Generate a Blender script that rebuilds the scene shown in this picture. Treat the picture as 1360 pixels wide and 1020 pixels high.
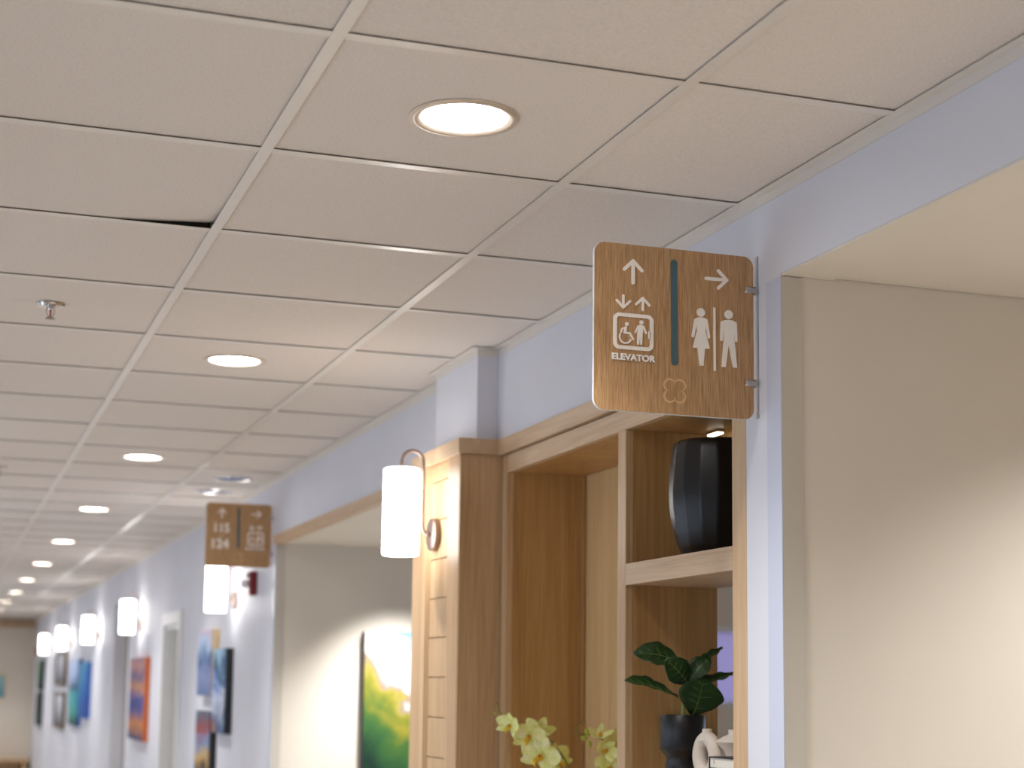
import bpy, bmesh, math, random
from mathutils import Vector, Matrix
random.seed(7)
for o in list(bpy.data.objects): bpy.data.objects.remove(o)
S = bpy.context.scene
COL = S.collection

# ---------------------------------------------------------------- camera (image plane 1360x1020)
YAW, PITCH, ROLL = 0.33237, 0.12627, 0.012183
CAM_Z = 1.71
fw = Vector((math.sin(YAW)*math.cos(PITCH), math.cos(YAW)*math.cos(PITCH), math.sin(PITCH)))
rt = Vector((math.cos(YAW), -math.sin(YAW), 0)); up = rt.cross(fw)
rt, up = rt*math.cos(ROLL)+up*math.sin(ROLL), -rt*math.sin(ROLL)+up*math.cos(ROLL)
cd = bpy.data.cameras.new('camera'); cam = bpy.data.objects.new('camera', cd); COL.objects.link(cam)
cam.matrix_world = Matrix(((rt.x, up.x, -fw.x, 0), (rt.y, up.y, -fw.y, 0), (rt.z, up.z, -fw.z, CAM_Z), (0, 0, 0, 1)))
cd.sensor_width = 36; cd.lens = 2209.29/1360*36; cd.shift_y = (634.07-510)/1360
cd.clip_start = 0.05; cd.clip_end = 200
cd.dof.use_dof = True; cd.dof.focus_distance = 3.32; cd.dof.aperture_fstop = 3.7
S.camera = cam

# ---------------------------------------------------------------- world, exposure
W = bpy.data.worlds.new('World'); S.world = W; W.use_nodes = True
bg = W.node_tree.nodes['Background']
bg.inputs[0].default_value = (0.68, 0.81, 1.0, 1); bg.inputs[1].default_value = 2.0
S.view_settings.view_transform = 'Standard'; S.view_settings.look = 'None'
S.view_settings.exposure = 0.08; S.view_settings.gamma = 1; S.view_settings.use_curve_mapping = False
DOWNLIGHT_POWER = 40.0      # radiance of a ceiling downlight lens
BEAM_POWER = 118.0          # watts of the beam under each downlight
SCONCE_POWER = 10.0          # radiance of a glowing sconce shade
SPOT_POWER = 110.0           # accent spots in the side rooms

# ---------------------------------------------------------------- materials
def srgb(r, g, b):
    f = lambda c: c/12.92 if c <= 0.04045 else ((c+0.055)/1.055)**2.4
    return (f(r/255), f(g/255), f(b/255), 1)
M = {}
def base(name, color, rough=0.5, metal=0.0, spec=0.5):
    m = bpy.data.materials.new(name); m.use_nodes = True
    b = m.node_tree.nodes['Principled BSDF']
    b.inputs['Base Color'].default_value = color; b.inputs['Roughness'].default_value = rough
    b.inputs['Metallic'].default_value = metal; b.inputs['Specular IOR Level'].default_value = spec
    M[name] = m
    return m, m.node_tree, b
def coords(nt, scale, rand=False):
    tc = nt.nodes.new('ShaderNodeTexCoord'); mp = nt.nodes.new('ShaderNodeMapping')
    mp.inputs['Scale'].default_value = scale
    nt.links.new(tc.outputs['Object'], mp.inputs['Vector'])
    if rand:
        oi = nt.nodes.new('ShaderNodeObjectInfo'); mu = nt.nodes.new('ShaderNodeMath'); mu.operation = 'MULTIPLY'
        mu.inputs[1].default_value = 37.0
        nt.links.new(oi.outputs['Random'], mu.inputs[0]); nt.links.new(mu.outputs[0], mp.inputs['Location'])
    return mp.outputs['Vector']
def noise(nt, vec, scale, detail=2, rough=0.5, dist=0.0):
    n = nt.nodes.new('ShaderNodeTexNoise'); n.inputs['Scale'].default_value = scale
    n.inputs['Detail'].default_value = detail; n.inputs['Roughness'].default_value = rough
    n.inputs['Distortion'].default_value = dist
    nt.links.new(vec, n.inputs['Vector']); return n.outputs['Fac']
def ramp(nt, fac, stops, interp='LINEAR'):
    r = nt.nodes.new('ShaderNodeValToRGB'); cr = r.color_ramp; cr.interpolation = interp
    while len(cr.elements) < len(stops): cr.elements.new(0.5)
    for e, (p, c) in zip(cr.elements, stops): e.position = p; e.color = c
    nt.links.new(fac, r.inputs['Fac']); return r.outputs['Color']
def bump(nt, b, fac, strength, dist=0.001):
    n = nt.nodes.new('ShaderNodeBump'); n.inputs['Strength'].default_value = strength; n.inputs['Distance'].default_value = dist
    nt.links.new(fac, n.inputs['Height']); nt.links.new(n.outputs['Normal'], b.inputs['Normal'])
def paint(name, color, rough=0.55, var=0.03, bs=0.05):
    m, nt, b = base(name, color, rough, spec=0.3)
    v = coords(nt, (1, 1, 1)); f = noise(nt, v, 2.3, 3)
    c0 = tuple(c*(1-var) for c in color[:3])+(1,); c1 = tuple(min(1, c*(1+var)) for c in color[:3])+(1,)
    nt.links.new(ramp(nt, f, [(0.3, c0), (0.7, c1)]), b.inputs['Base Color'])
    bump(nt, b, noise(nt, v, 260, 2), bs, 0.0006)
def plain(name, color, rough=0.5, metal=0.0, spec=0.5, var=0.06, scale=30):
    m, nt, b = base(name, color, rough, metal, spec)
    f = noise(nt, coords(nt, (1, 1, 1)), scale, 3)
    c0 = tuple(c*(1-var) for c in color[:3])+(1,); c1 = tuple(min(1, c*(1+var)) for c in color[:3])+(1,)
    nt.links.new(ramp(nt, f, [(0.3, c0), (0.7, c1)]), b.inputs['Base Color'])
def wood(name, dark, mid, light, axis, rough=0.42, fine=150, contrast=1.0, bs=0.15, broad=0.55):
    m, nt, b = base(name, mid, rough, spec=0.4)
    sc = [1.0, 1.0, 1.0]; sc['xyz'.index(axis)] = 0.035
    v = coords(nt, sc, True)
    n1 = noise(nt, v, fine, 3, 0.6); n2 = noise(nt, v, 14, 4, 0.55, 1.2)
    mx = nt.nodes.new('ShaderNodeMath'); mx.operation = 'MULTIPLY_ADD'; mx.inputs[1].default_value = 1-broad
    nt.links.new(n1, mx.inputs[0])
    sc2 = nt.nodes.new('ShaderNodeMath'); sc2.operation = 'MULTIPLY'; sc2.inputs[1].default_value = broad
    nt.links.new(n2, sc2.inputs[0]); nt.links.new(sc2.outputs[0], mx.inputs[2])
    h = 0.16/contrast
    nt.links.new(ramp(nt, mx.outputs[0], [(0.5-h, dark), (0.5, mid), (0.5+h, light)]), b.inputs['Base Color'])
    bump(nt, b, n1, bs, 0.0005)
def emit(name, color, strength):
    m = bpy.data.materials.new(name); m.use_nodes = True; nt = m.node_tree
    for n in list(nt.nodes): nt.nodes.remove(n)
    e = nt.nodes.new('ShaderNodeEmission'); o = nt.nodes.new('ShaderNodeOutputMaterial')
    e.inputs[0].default_value = color; e.inputs[1].default_value = strength
    nt.links.new(e.outputs[0], o.inputs[0]); M[name] = m
def art(name, stops, scale=6.0, slope=(0.0, 0.0, 1.0), wob=0.35, off=0.0, stretch=(1, 1, 1)):
    """loose painted canvas: a ramp driven by position plus turbulent noise"""
    m, nt, b = base(name, (0.5, 0.5, 0.5, 1), 0.55, spec=0.3)
    tc = nt.nodes.new('ShaderNodeTexCoord'); dp = nt.nodes.new('ShaderNodeVectorMath'); dp.operation = 'DOT_PRODUCT'
    dp.inputs[1].default_value = slope; nt.links.new(tc.outputs['Generated'], dp.inputs[0])
    f = noise(nt, coords(nt, stretch, True), scale, 5, 0.6, 1.5)
    a = nt.nodes.new('ShaderNodeMath'); a.operation = 'MULTIPLY_ADD'; a.inputs[1].default_value = wob
    nt.links.new(f, a.inputs[0]); nt.links.new(dp.outputs['Value'], a.inputs[2])
    s = nt.nodes.new('ShaderNodeMath'); s.operation = 'ADD'; s.inputs[1].default_value = off-wob/2
    nt.links.new(a.outputs[0], s.inputs[0])
    nt.links.new(ramp(nt, s.outputs[0], stops), b.inputs['Base Color'])
    bump(nt, b, f, 0.2, 0.002)

paint('wall_paint', srgb(221, 222, 230))
paint('beige_paint', srgb(228, 220, 208))
paint('guard_warm_lit', srgb(206, 200, 190), 0.35)  # guard colour with warm light and beige bounce put in
paint('white_trim', srgb(236, 236, 236), 0.35)
paint('guard', srgb(204, 209, 226), 0.3)
paint('recess_shade_paint', srgb(166, 156, 146))  # recess colour, darkened in place of its unlit shade
plain('tee_metal', srgb(226, 219, 210), 0.3, 0.0, 0.6, 0.02, 8)
m, nt, b = base('tile', srgb(228, 219, 210), 0.8, spec=0.2)
v = coords(nt, (1, 1, 1), True)
nt.links.new(ramp(nt, noise(nt, v, 190, 4, 0.7), [(0.3, srgb(217, 208, 199)), (0.55, srgb(229, 220, 211)), (0.75, srgb(234, 226, 218))]), b.inputs['Base Color'])
bump(nt, b, noise(nt, v, 240, 4, 0.7), 0.55, 0.002)
plain('plenum', srgb(40, 36, 32), 0.9)
wood('maple_v', srgb(180, 144, 104), srgb(200, 166, 126), srgb(214, 183, 146), 'z')
wood('maple_y', srgb(182, 150, 116), srgb(202, 172, 138), srgb(215, 188, 156), 'y')
wood('maple_x', srgb(172, 132, 90), srgb(194, 156, 112), srgb(208, 174, 132), 'x')
wood('sign_oak', srgb(152, 116, 78), srgb(182, 142, 100), srgb(202, 164, 122), 'z', 0.5, 600, 0.95, 0.25, 0.12)
wood('maple_back_lit', srgb(206, 170, 116), srgb(222, 187, 134), srgb(232, 200, 150), 'z')  # golden veneer, lightened further in place of light on the back
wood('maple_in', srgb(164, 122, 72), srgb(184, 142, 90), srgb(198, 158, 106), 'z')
wood('floor_wood', srgb(200, 188, 172), srgb(214, 202, 188), srgb(224, 214, 200), 'y', 0.35, 60)
plain('cream', srgb(248, 240, 231), 0.5, var=0.02)
plain('letter_white', srgb(252, 249, 245), 0.45, var=0.01)
plain('teal', srgb(72, 100, 108), 0.5, var=0.03)
plain('logo_tan', srgb(216, 176, 128), 0.5, var=0.03)
plain('acrylic', srgb(236, 240, 246), 0.12, var=0.01)
plain('nickel', srgb(196, 190, 184), 0.25, 1.0, var=0.03)
plain('chrome', srgb(215, 212, 208), 0.1, 1.0, var=0.03)
plain('chrome_blue_reflection', srgb(140, 162, 204), 0.15, 1.0, var=0.03)  # chrome with a blue reflection put into its colour
plain('bronze', srgb(138, 120, 112), 0.36, 0.8, var=0.05)
plain('trim_ring', srgb(214, 200, 184), 0.3, 0.35, var=0.02)
emit('lens', (1.0, 0.985, 0.96, 1), DOWNLIGHT_POWER)
emit('shade', (1.0, 0.96, 0.93, 1), SCONCE_POWER)
emit('led', (1.0, 0.9, 0.72, 1), 5.0)
plain('lamp_off', srgb(196, 206, 224), 0.2, var=0.03)
plain('black_gloss', srgb(14, 14, 16), 0.3, var=0.1)
plain('black_satin', srgb(14, 15, 19), 0.38, var=0.1)
plain('soil', srgb(44, 34, 26), 0.95, var=0.3, scale=200)
plain('leaf', srgb(26, 60, 22), 0.42, var=0.25, scale=40)
plain('vein', srgb(104, 132, 66), 0.5)
plain('stem', srgb(120, 128, 60), 0.5)
plain('ceramic', srgb(222, 210, 196), 0.65, var=0.03, scale=160)
plain('book_black', srgb(28, 28, 34), 0.5)
plain('book_grey', srgb(96, 92, 104), 0.6)
plain('pages', srgb(226, 220, 206), 0.8, var=0.05, scale=300)
plain('bookmark', srgb(190, 70, 56), 0.6)
plain('red', srgb(128, 22, 30), 0.35)
plain('strobe', srgb(236, 234, 238), 0.15)
plain('gold', srgb(120, 98, 66), 0.35, 0.7)
plain('dark_edge', srgb(36, 38, 44), 0.6)
plain('cream_edge', srgb(222, 196, 150), 0.6)
plain('orange_edge', srgb(196, 100, 44), 0.6)
plain('blue_edge', srgb(30, 84, 168), 0.6)
plain('door_paint', srgb(205, 206, 198), 0.4, var=0.02, scale=5)
m, nt, b = base('petal', srgb(226, 226, 140), 0.5, spec=0.3)
f = noise(nt, coords(nt, (1, 1, 1), True), 38, 3)
nt.links.new(ramp(nt, f, [(0.3, srgb(228, 236, 132)), (0.55, srgb(248, 250, 176)), (0.75, srgb(253, 253, 220))]), b.inputs['Base Color'])
b.inputs['Subsurface Weight'].default_value = 0.2; b.inputs['Subsurface Radius'].default_value = (0.01, 0.01, 0.004)
plain('lip', srgb(232, 190, 40), 0.5, var=0.2, scale=150)
plain('lip_red', srgb(196, 84, 40), 0.5)
plain('bud', srgb(176, 184, 70), 0.5, var=0.15)
plain('pot_white', srgb(226, 224, 218), 0.3)
m, nt, b = base('glass', (0.9, 0.95, 1, 1), 0.05)
tr = nt.nodes.new('ShaderNodeBsdfTransparent'); mxs = nt.nodes.new('ShaderNodeMixShader'); fr = nt.nodes.new('ShaderNodeFresnel')
fr.inputs[0].default_value = 1.25; gl = nt.nodes.new('ShaderNodeBsdfGlossy'); gl.inputs['Roughness'].default_value = 0.02
nt.links.new(fr.outputs[0], mxs.inputs[0]); nt.links.new(tr.outputs[0], mxs.inputs[1]); nt.links.new(gl.outputs[0], mxs.inputs[2])
nt.links.new(mxs.outputs[0], nt.nodes['Material Output'].inputs[0])
m, nt, b = base('blind', srgb(120, 118, 150), 0.8)
trl = nt.nodes.new('ShaderNodeBsdfTranslucent'); trl.inputs[0].default_value = (0.74, 0.66, 0.84, 1); mxs = nt.nodes.new('ShaderNodeMixShader')
mxs.inputs[0].default_value = 0.8
nt.links.new(b.outputs[0], mxs.inputs[1]); nt.links.new(trl.outputs[0], mxs.inputs[2]); nt.links.new(mxs.outputs[0], nt.nodes['Material Output'].inputs[0])
c = srgb
art('art_mountain', [(0.0, c(126, 92, 52)), (0.10, c(36, 62, 44)), (0.25, c(22, 52, 42)), (0.38, c(50, 92, 50)), (0.47, c(70, 104, 46)), (0.56, c(134, 130, 44)), (0.60, c(160, 146, 74)),
     (0.625, c(140, 122, 112)), (0.68, c(222, 218, 216)), (0.80, c(214, 212, 218)), (0.85, c(110, 158, 204))], 4.5, (0.66, 0, 0.74), 0.30, 0.0)
art('art_river', [(0.1, c(150, 110, 96)), (0.25, c(40, 84, 130)), (0.4, c(214, 220, 236)), (0.5, c(110, 140, 200)), (0.62, c(30, 80, 110)), (0.75, c(160, 200, 226)), (0.9, c(220, 232, 244))], 5.0, (0, 0, 0.6), 0.9, 0.15)
art('art_dusk', [(0.1, c(90, 110, 150)), (0.35, c(120, 130, 170)), (0.5, c(30, 80, 130)), (0.7, c(170, 190, 216)), (0.85, c(216, 170, 180)), (0.95, c(180, 196, 220))], 5.0, (0, 0, 0.7), 0.7, 0.1)
art('art_night', [(0.1, c(20, 24, 40)), (0.3, c(50, 44, 48)), (0.42, c(196, 160, 90)), (0.52, c(110, 140, 180)), (0.66, c(150, 60, 50)), (0.8, c(80, 90, 110)), (0.95, c(110, 124, 140))], 6.0, (0, 0, 0.75), 0.6, 0.1)
art('art_orange', [(0.1, c(40, 70, 120)), (0.25, c(220, 140, 60)), (0.38, c(70, 80, 150)), (0.52, c(86, 90, 160)), (0.62, c(214, 150, 100)), (0.74, c(110, 100, 150)), (0.88, c(206, 150, 130)), (1.0, c(80, 100, 160))], 5.0, (0, 0, 0.85), 0.4, 0.08)
art('art_blue', [(0.1, c(20, 60, 130)), (0.3, c(30, 90, 180)), (0.55, c(50, 140, 210)), (0.75, c(100, 190, 230)), (0.95, c(30, 80, 170))], 3.0, (0, 0.3, 0.5), 0.6, 0.1)
art('art_teal', [(0.05, c(20, 40, 50)), (0.2, c(60, 150, 140)), (0.45, c(60, 160, 170)), (0.55, c(20, 70, 100)), (0.7, c(160, 180, 220)), (0.95, c(190, 204, 236))], 3.0, (0, 0, 0.9), 0.3, 0.03)
art('art_green', [(0.1, c(30, 60, 50)), (0.4, c(56, 104, 76)), (0.7, c(86, 126, 96)), (0.95, c(120, 150, 120))], 5.0, (0, 0, 0.7), 0.5, 0.1)
art('art_deep', [(0.1, c(40, 74, 84)), (0.4, c(34, 52, 62)), (0.7, c(50, 60, 76)), (0.95, c(70, 84, 98))], 5.0, (0, 0, 0.7), 0.5, 0.1)
art('art_grey', [(0.1, c(70, 68, 70)), (0.4, c(150, 152, 162)), (0.7, c(196, 196, 204)), (0.95, c(170, 170, 180))], 5.0, (0, 0, 0.7), 0.5, 0.1)
art('art_sky', [(0.1, c(90, 150, 180)), (0.5, c(150, 196, 206)), (0.95, c(190, 214, 206))], 3.0, (0, 0, 0.7), 0.5, 0.1)

# ---------------------------------------------------------------- mesh helpers
class MB:
    """collects shapes into one mesh"""
    def __init__(s): s.v, s.f = [], []
    def add(s, vs, fs):
        n = len(s.v); s.v += [tuple(p) for p in vs]; s.f += [tuple(i+n for i in q) for q in fs]; return s
    def box(s, x0, x1, y0, y1, z0, z1):
        return s.add([(x0, y0, z0), (x1, y0, z0), (x1, y1, z0), (x0, y1, z0), (x0, y0, z1), (x1, y0, z1), (x1, y1, z1), (x0, y1, z1)],
                     [(3, 2, 1, 0), (4, 5, 6, 7), (0, 1, 5, 4), (1, 2, 6, 5), (2, 3, 7, 6), (3, 0, 4, 7)])
    def lathe(s, prof, c=(0, 0, 0), n=32, close=True, rib=0.0, nrib=1):
        vs, fs = [], []
        for r, z in prof:
            for k in range(n):
                a = 2*math.pi*k/n; rr = r*(1-rib*abs(math.sin(a*nrib/2)))
                vs.append((c[0]+rr*math.cos(a), c[1]+rr*math.sin(a), c[2]+z))
        for i in range(len(prof)-1):
            for k in range(n):
                k2 = (k+1) % n; fs.append((i*n+k, i*n+k2, (i+1)*n+k2, (i+1)*n+k))
        if close: fs.append(tuple(range(n-1, -1, -1))); fs.append(tuple((len(prof)-1)*n+k for k in range(n)))
        return s.add(vs, fs)
    def tube(s, pts, r, n=10, cap=True):
        P = [Vector(p) for p in pts]; vs, fs = [], []; prev = None
        for i, p in enumerate(P):
            t = (P[min(i+1, len(P)-1)]-P[max(i-1, 0)]).normalized()
            u = prev if prev is not None else (Vector((0, 0, 1)) if abs(t.z) < 0.9 else Vector((1, 0, 0)))
            u = (u-t*u.dot(t)).normalized(); w = t.cross(u); prev = u
            rr = r[i] if isinstance(r, (list, tuple)) else r
            for k in range(n):
                a = 2*math.pi*k/n; vs.append(p+(u*math.cos(a)+w*math.sin(a))*rr)
        for i in range(len(P)-1):
            for k in range(n):
                k2 = (k+1) % n; fs.append((i*n+k, i*n+k2, (i+1)*n+k2, (i+1)*n+k))
        if cap: fs.append(tuple(range(n-1, -1, -1))); fs.append(tuple((len(P)-1)*n+k for k in range(n)))
        return s.add(vs, fs)
    # flat sign shapes live in (u, v) = (x, z), front towards -y
    def prism(s, poly, y0, y1):
        n = len(poly); s.k = getattr(s, 'k', -1)+1; y0 += 0.00012*(s.k % 14)   # overlapping pieces keep their own plane
        area = sum(poly[i][0]*poly[(i+1) % n][1]-poly[(i+1) % n][0]*poly[i][1] for i in range(n))
        if area < 0: poly = poly[::-1]
        vs = [(u, y0, v) for u, v in poly]+[(u, y1, v) for u, v in poly]
        fs = [tuple(range(n)), tuple(range(2*n-1, n-1, -1))]+[(i, i+n, (i+1) % n+n, (i+1) % n) for i in range(n)]
        return s.add(vs, fs)
    def ring(s, outer, inner, y0, y1):
        n = len(outer)
        vs = [(u, y0, v) for u, v in outer]+[(u, y0, v) for u, v in inner]+[(u, y1, v) for u, v in outer]+[(u, y1, v) for u, v in inner]
        fs = []
        for i in range(n):
            j = (i+1) % n
            fs += [(i, j, n+j, n+i), (i, 2*n+i, 2*n+j, j), (n+i, n+j, 3*n+j, 3*n+i)]
        return s.add(vs, fs)
    def build(s, name, mat, parent=None, loc=None, bevel=0.0, smooth=False, seg=2):
        me = bpy.data.meshes.new(name); o = (0, 0, 0)
        if parent is None and loc is None:       # origin at the middle of the base
            xs, ys, zs = zip(*s.v); o = ((min(xs)+max(xs))/2, (min(ys)+max(ys))/2, min(zs))
        elif loc is not None: o = loc
        me.from_pydata([(a-o[0], b_-o[1], c_-o[2]) for a, b_, c_ in s.v], [], s.f); me.materials.append(M[mat]); me.update()
        bm = bmesh.new(); bm.from_mesh(me); bmesh.ops.recalc_face_normals(bm, faces=bm.faces); bm.to_mesh(me); bm.free()
        if smooth:
            for p in me.polygons: p.use_smooth = True
            me.set_sharp_from_angle(angle=math.radians(40))
        ob = bpy.data.objects.new(name, me); ob.location = o; COL.objects.link(ob)
        if parent is not None: ob.parent = parent
        if bevel:
            bv = ob.modifiers.new('bevel', 'BEVEL'); bv.width = bevel; bv.segments = seg; bv.limit_method = 'ANGLE'
        return ob
def struct(o): o['kind'] = 'structure'; return o
def tag(o, label, cat, group=None):
    o['label'] = label; o['category'] = cat
    if group: o['group'] = group
    return o
def thing(name, label, cat, loc=(0, 0, 0), group=None, rotz=0):
    o = bpy.data.objects.new(name, None); COL.objects.link(o); o.location = loc; o.rotation_euler = (0, 0, rotz)
    o.empty_display_size = 0.1
    return tag(o, label, cat, group)
def part(name, mb, mat, par, **k):
    """a child whose shape is written in world coordinates under an unrotated thing"""
    L = par.location
    mb.v = [(a-L.x, b_-L.y, c_-L.z) for a, b_, c_ in mb.v]
    xs, ys, zs = zip(*mb.v); o = ((min(xs)+max(xs))/2, (min(ys)+max(ys))/2, (min(zs)+max(zs))/2)
    return mb.build(name, mat, par, loc=o, **k)
def B(*a): return MB().box(*a)
def copy_tree(o, parent=None):
    c_ = o.copy(); COL.objects.link(c_); c_.parent = parent
    for ch in list(o.children): copy_tree(ch, c_)
    return c_

# ---------------------------------------------------------------- the place: sizes in metres, x across, y along the corridor
ZC = CAM_Z+1.0243            # underside of the ceiling grid
XW = 1.585                   # corridor face of the right wall
T = 0.61                     # ceiling module
GX, GY = 0.5572, 2.4836      # a grid crossing
XL = GX-3*T                  # left wall
Y0, YE = GY-8*T, 28.55       # wall behind the camera, end wall
YS = 8.165                   # far side of the lounge opening
TH = 0.12
SOF1, SOF2 = 2.552, 2.408    # soffits of the near alcove and of the lounge
BANDB, BANDT = 2.403, 2.450  # wooden band along the wall
DOOR_Y = (11.44, 12.20); DOOR_Z = 2.125
REC_Y = (14.60, 15.85); REC_Z = 2.44

struct(B(XL-0.3, 5.2, Y0-0.2, YE+0.2, -0.05, 0).build('floor', 'floor_wood'))
# right wall, with its openings
w = MB()
w.box(XW, XW+TH, Y0, 2.94, SOF1, ZC+0.3)
w.box(XW, XW+TH, Y0, -0.9, 0, SOF1)
w.box(XW, XW+TH, 2.94, 3.093, 0, ZC+0.3)
w.box(XW, XW+TH, 3.093, YS, BANDT, ZC+0.3)
w.box(XW, XW+TH, YS, DOOR_Y[0], 0, ZC+0.3)
w.box(XW, XW+TH, DOOR_Y[0], DOOR_Y[1], DOOR_Z, ZC+0.3)
w.box(XW, XW+TH, DOOR_Y[1], REC_Y[0], 0, ZC+0.3)
w.box(XW, XW+TH, REC_Y[0], REC_Y[1], REC_Z, ZC+0.3)
w.box(XW, XW+TH, REC_Y[1], YE, 0, ZC+0.3)
struct(w.build('wall_right', 'wall_paint'))
# white pier head above the wooden pilaster
struct(B(1.520, XW-0.0005, 4.735, 5.172, BANDT+0.0005, ZC-0.0008).build('wall_pier', 'wall_paint'))
# near alcove
struct(B(XW+0.0005, 3.4, 2.9385, 2.9398, 0, SOF1-0.0045).box(XW+TH+0.0005, 3.4, 2.9398, 3.09, 0, SOF1).build('wall_alcove_far', 'beige_paint'))
struct(B(3.4, 3.52, -1.02, 3.09, 0, SOF1).build('wall_alcove_back', 'beige_paint'))
struct(B(XW+TH, 3.4, -1.02, -0.9, 0, SOF1).build('wall_alcove_near', 'beige_paint'))
struct(B(XW+TH, 3.52, -1.02, 3.09, SOF1+0.0006, SOF1+0.06).build('ceiling_alcove', 'beige_paint'))
struct(B(XW+0.002, XW+TH, -0.9, 2.9395, SOF1-0.004, SOF1-0.0002).build('trim_soffit', 'beige_paint'))
# lounge beside the corridor
LWX, LWZ = (3.72, 4.7), (1.62, 2.06)       # high window with blind, added for light and a lavender view
lf = MB(); lf.box(XW+0.0005, LWX[0], YS-0.0022, YS-0.0005, 0, SOF2-0.0005)
lf.box(XW+TH+0.0005, LWX[0], YS-0.0005, YS+0.12, 0, 3.0).box(LWX[1], 5.12, YS-0.0022, YS+0.12, 0, 3.0).box(LWX[0], LWX[1], YS-0.0022, YS+0.12, 0, LWZ[0]).box(LWX[0], LWX[1], YS-0.0022, YS+0.12, LWZ[1], 3.0)
struct(lf.build('wall_lounge_far', 'beige_paint'))
lw = MB(); lw.box(5.0, 5.12, 3.09, 4.2, 0, SOF2).box(5.0, 5.12, 6.4, YS, 0, SOF2).box(5.0, 5.12, 4.2, 6.4, 0, 0.9).box(5.0, 5.12, 4.2, 6.4, 2.2, SOF2)
struct(lw.build('wall_lounge_back', 'beige_paint'))
struct(B(3.4, 5.0, 3.0, 3.09, 0, SOF2).build('wall_lounge_near', 'beige_paint'))
struct(B(XW+0.02, 5.12, 3.092, YS-0.0005, SOF2, BANDT-0.002).build('ceiling_lounge', 'beige_paint'))
# recess along the corridor
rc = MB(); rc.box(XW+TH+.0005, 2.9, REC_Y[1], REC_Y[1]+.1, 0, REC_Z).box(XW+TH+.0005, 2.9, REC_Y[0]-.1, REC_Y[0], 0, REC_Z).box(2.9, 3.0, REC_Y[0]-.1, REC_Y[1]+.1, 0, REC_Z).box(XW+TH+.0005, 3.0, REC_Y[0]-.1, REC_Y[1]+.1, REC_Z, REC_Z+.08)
struct(rc.build('wall_recess', 'recess_shade_paint'))
# end wall, wall behind the camera, left wall with unseen windows added for cool daylight
struct(B(XL-TH, XW+TH, YE, YE+0.12, 0, ZC+0.3).build('wall_end', 'beige_paint'))
struct(B(XL, XW-0.001, YE-0.05, YE-0.0005, ZC-0.13, ZC-0.0008).build('trim_shade_band', 'maple_y'))  # wooden strip in place of shade along the end wall's top
struct(B(XL-TH, XW+TH, Y0-0.12, Y0, 0, ZC+0.3).build('wall_near', 'wall_paint'))
ADDED_WIN = [(0.7, 2.7), (3.3, 5.3), (5.9, 7.9), (9.5, 11.5), (13.1, 15.1), (16.7, 18.7), (20.3, 22.3), (23.9, 25.9)]
WZ = (0.85, 2.3)
l = MB(); l.box(XL-TH, XL, Y0, YE, 0, WZ[0]).box(XL-TH, XL, Y0, YE, WZ[1], ZC+0.3)
edge = [Y0]+[q for ww in ADDED_WIN for q in ww]+[YE]
for i in range(0, len(edge), 2): l.box(XL-TH, XL, edge[i], edge[i+1], *WZ)
struct(l.build('wall_left', 'wall_paint'))
def window(n, x, y0, y1, z0, z1):
    f = MB(); t = 0.05
    for q in ((y0, y0+t, z0, z1), (y1-t, y1, z0, z1), (y0+t, y1-t, z0, z0+t), (y0+t, y1-t, z1-t, z1), ((y0+y1)/2-t/2, (y0+y1)/2+t/2, z0+t, z1-t)):
        f.box(x-0.03, x+0.03, *q)
    o = struct(f.build('window_%d' % n, 'white_trim'))
    g = B(x-0.003, x+0.003, y0+t, y1-t, z0+t, z1-t)
    L = o.location; g.v = [(a-L.x, b_-L.y, c_-L.z) for a, b_, c_ in g.v]; g.build('pane', 'glass', o, loc=(0, 0, 0))
for i, ww in enumerate(ADDED_WIN): window(i+1, XL-0.06, ww[0], ww[1], *WZ)
window(len(ADDED_WIN)+1, 5.06, 4.2, 6.4, 0.9, 2.2)
f = MB()
for q in ((LWX[0], LWX[0]+.03, *LWZ), (LWX[1]-.03, LWX[1], *LWZ), (LWX[0]+.03, LWX[1]-.03, LWZ[0], LWZ[0]+.03), (LWX[0]+.03, LWX[1]-.03, LWZ[1]-.03, LWZ[1])): f.box(q[0], q[1], YS+.02, YS+.07, q[2], q[3])
wo = struct(f.build('window_%d' % (len(ADDED_WIN)+2), 'white_trim'))
part('pane', B(LWX[0]+.03, LWX[1]-.03, YS+.05, YS+.055, LWZ[0]+.03, LWZ[1]-.03), 'glass', wo)
part('added_blind', B(LWX[0]+.0305, LWX[1]-.0305, YS+.03, YS+.031, LWZ[0]+.0305, LWZ[1]-.0305), 'blind', wo)

# ---------------------------------------------------------------- suspended ceiling: tees, tiles
ceil = struct(B(XL-0.1, XW+TH, Y0-0.1, YE+0.1, ZC+0.30, ZC+0.34).build('ceiling', 'plenum'))
def cpart(name, mb, mat, **k):
    o = part(name, mb, mat, ceil, **k)
    if name in ('main_runner', 'cross_tee'):        # painted flange, web above darkened in place of shade in the gap
        o.data.materials.append(M['plenum'])
        for p_ in o.data.polygons: p_.material_index = 1 if max(o.data.vertices[i].co.z for i in p_.vertices) > 0.002 else 0
    return o
ys = [GY+T*k for k in range(-8, 43)]
for i in range(-3, 2):       # main runners
    x = GX+T*i
    if i > -3: cpart('main_runner', B(x-0.012, x+0.012, Y0, YE-0.001, ZC, ZC+0.0014).box(x-0.001, x+0.001, Y0, YE-0.001, ZC+0.0014, ZC+0.03), 'tee_metal')
cols = [(GX+T*i, GX+T*(i+1)) for i in range(-3, 1)]+[(GX+T, XW)]
tee_mesh = {}
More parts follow.
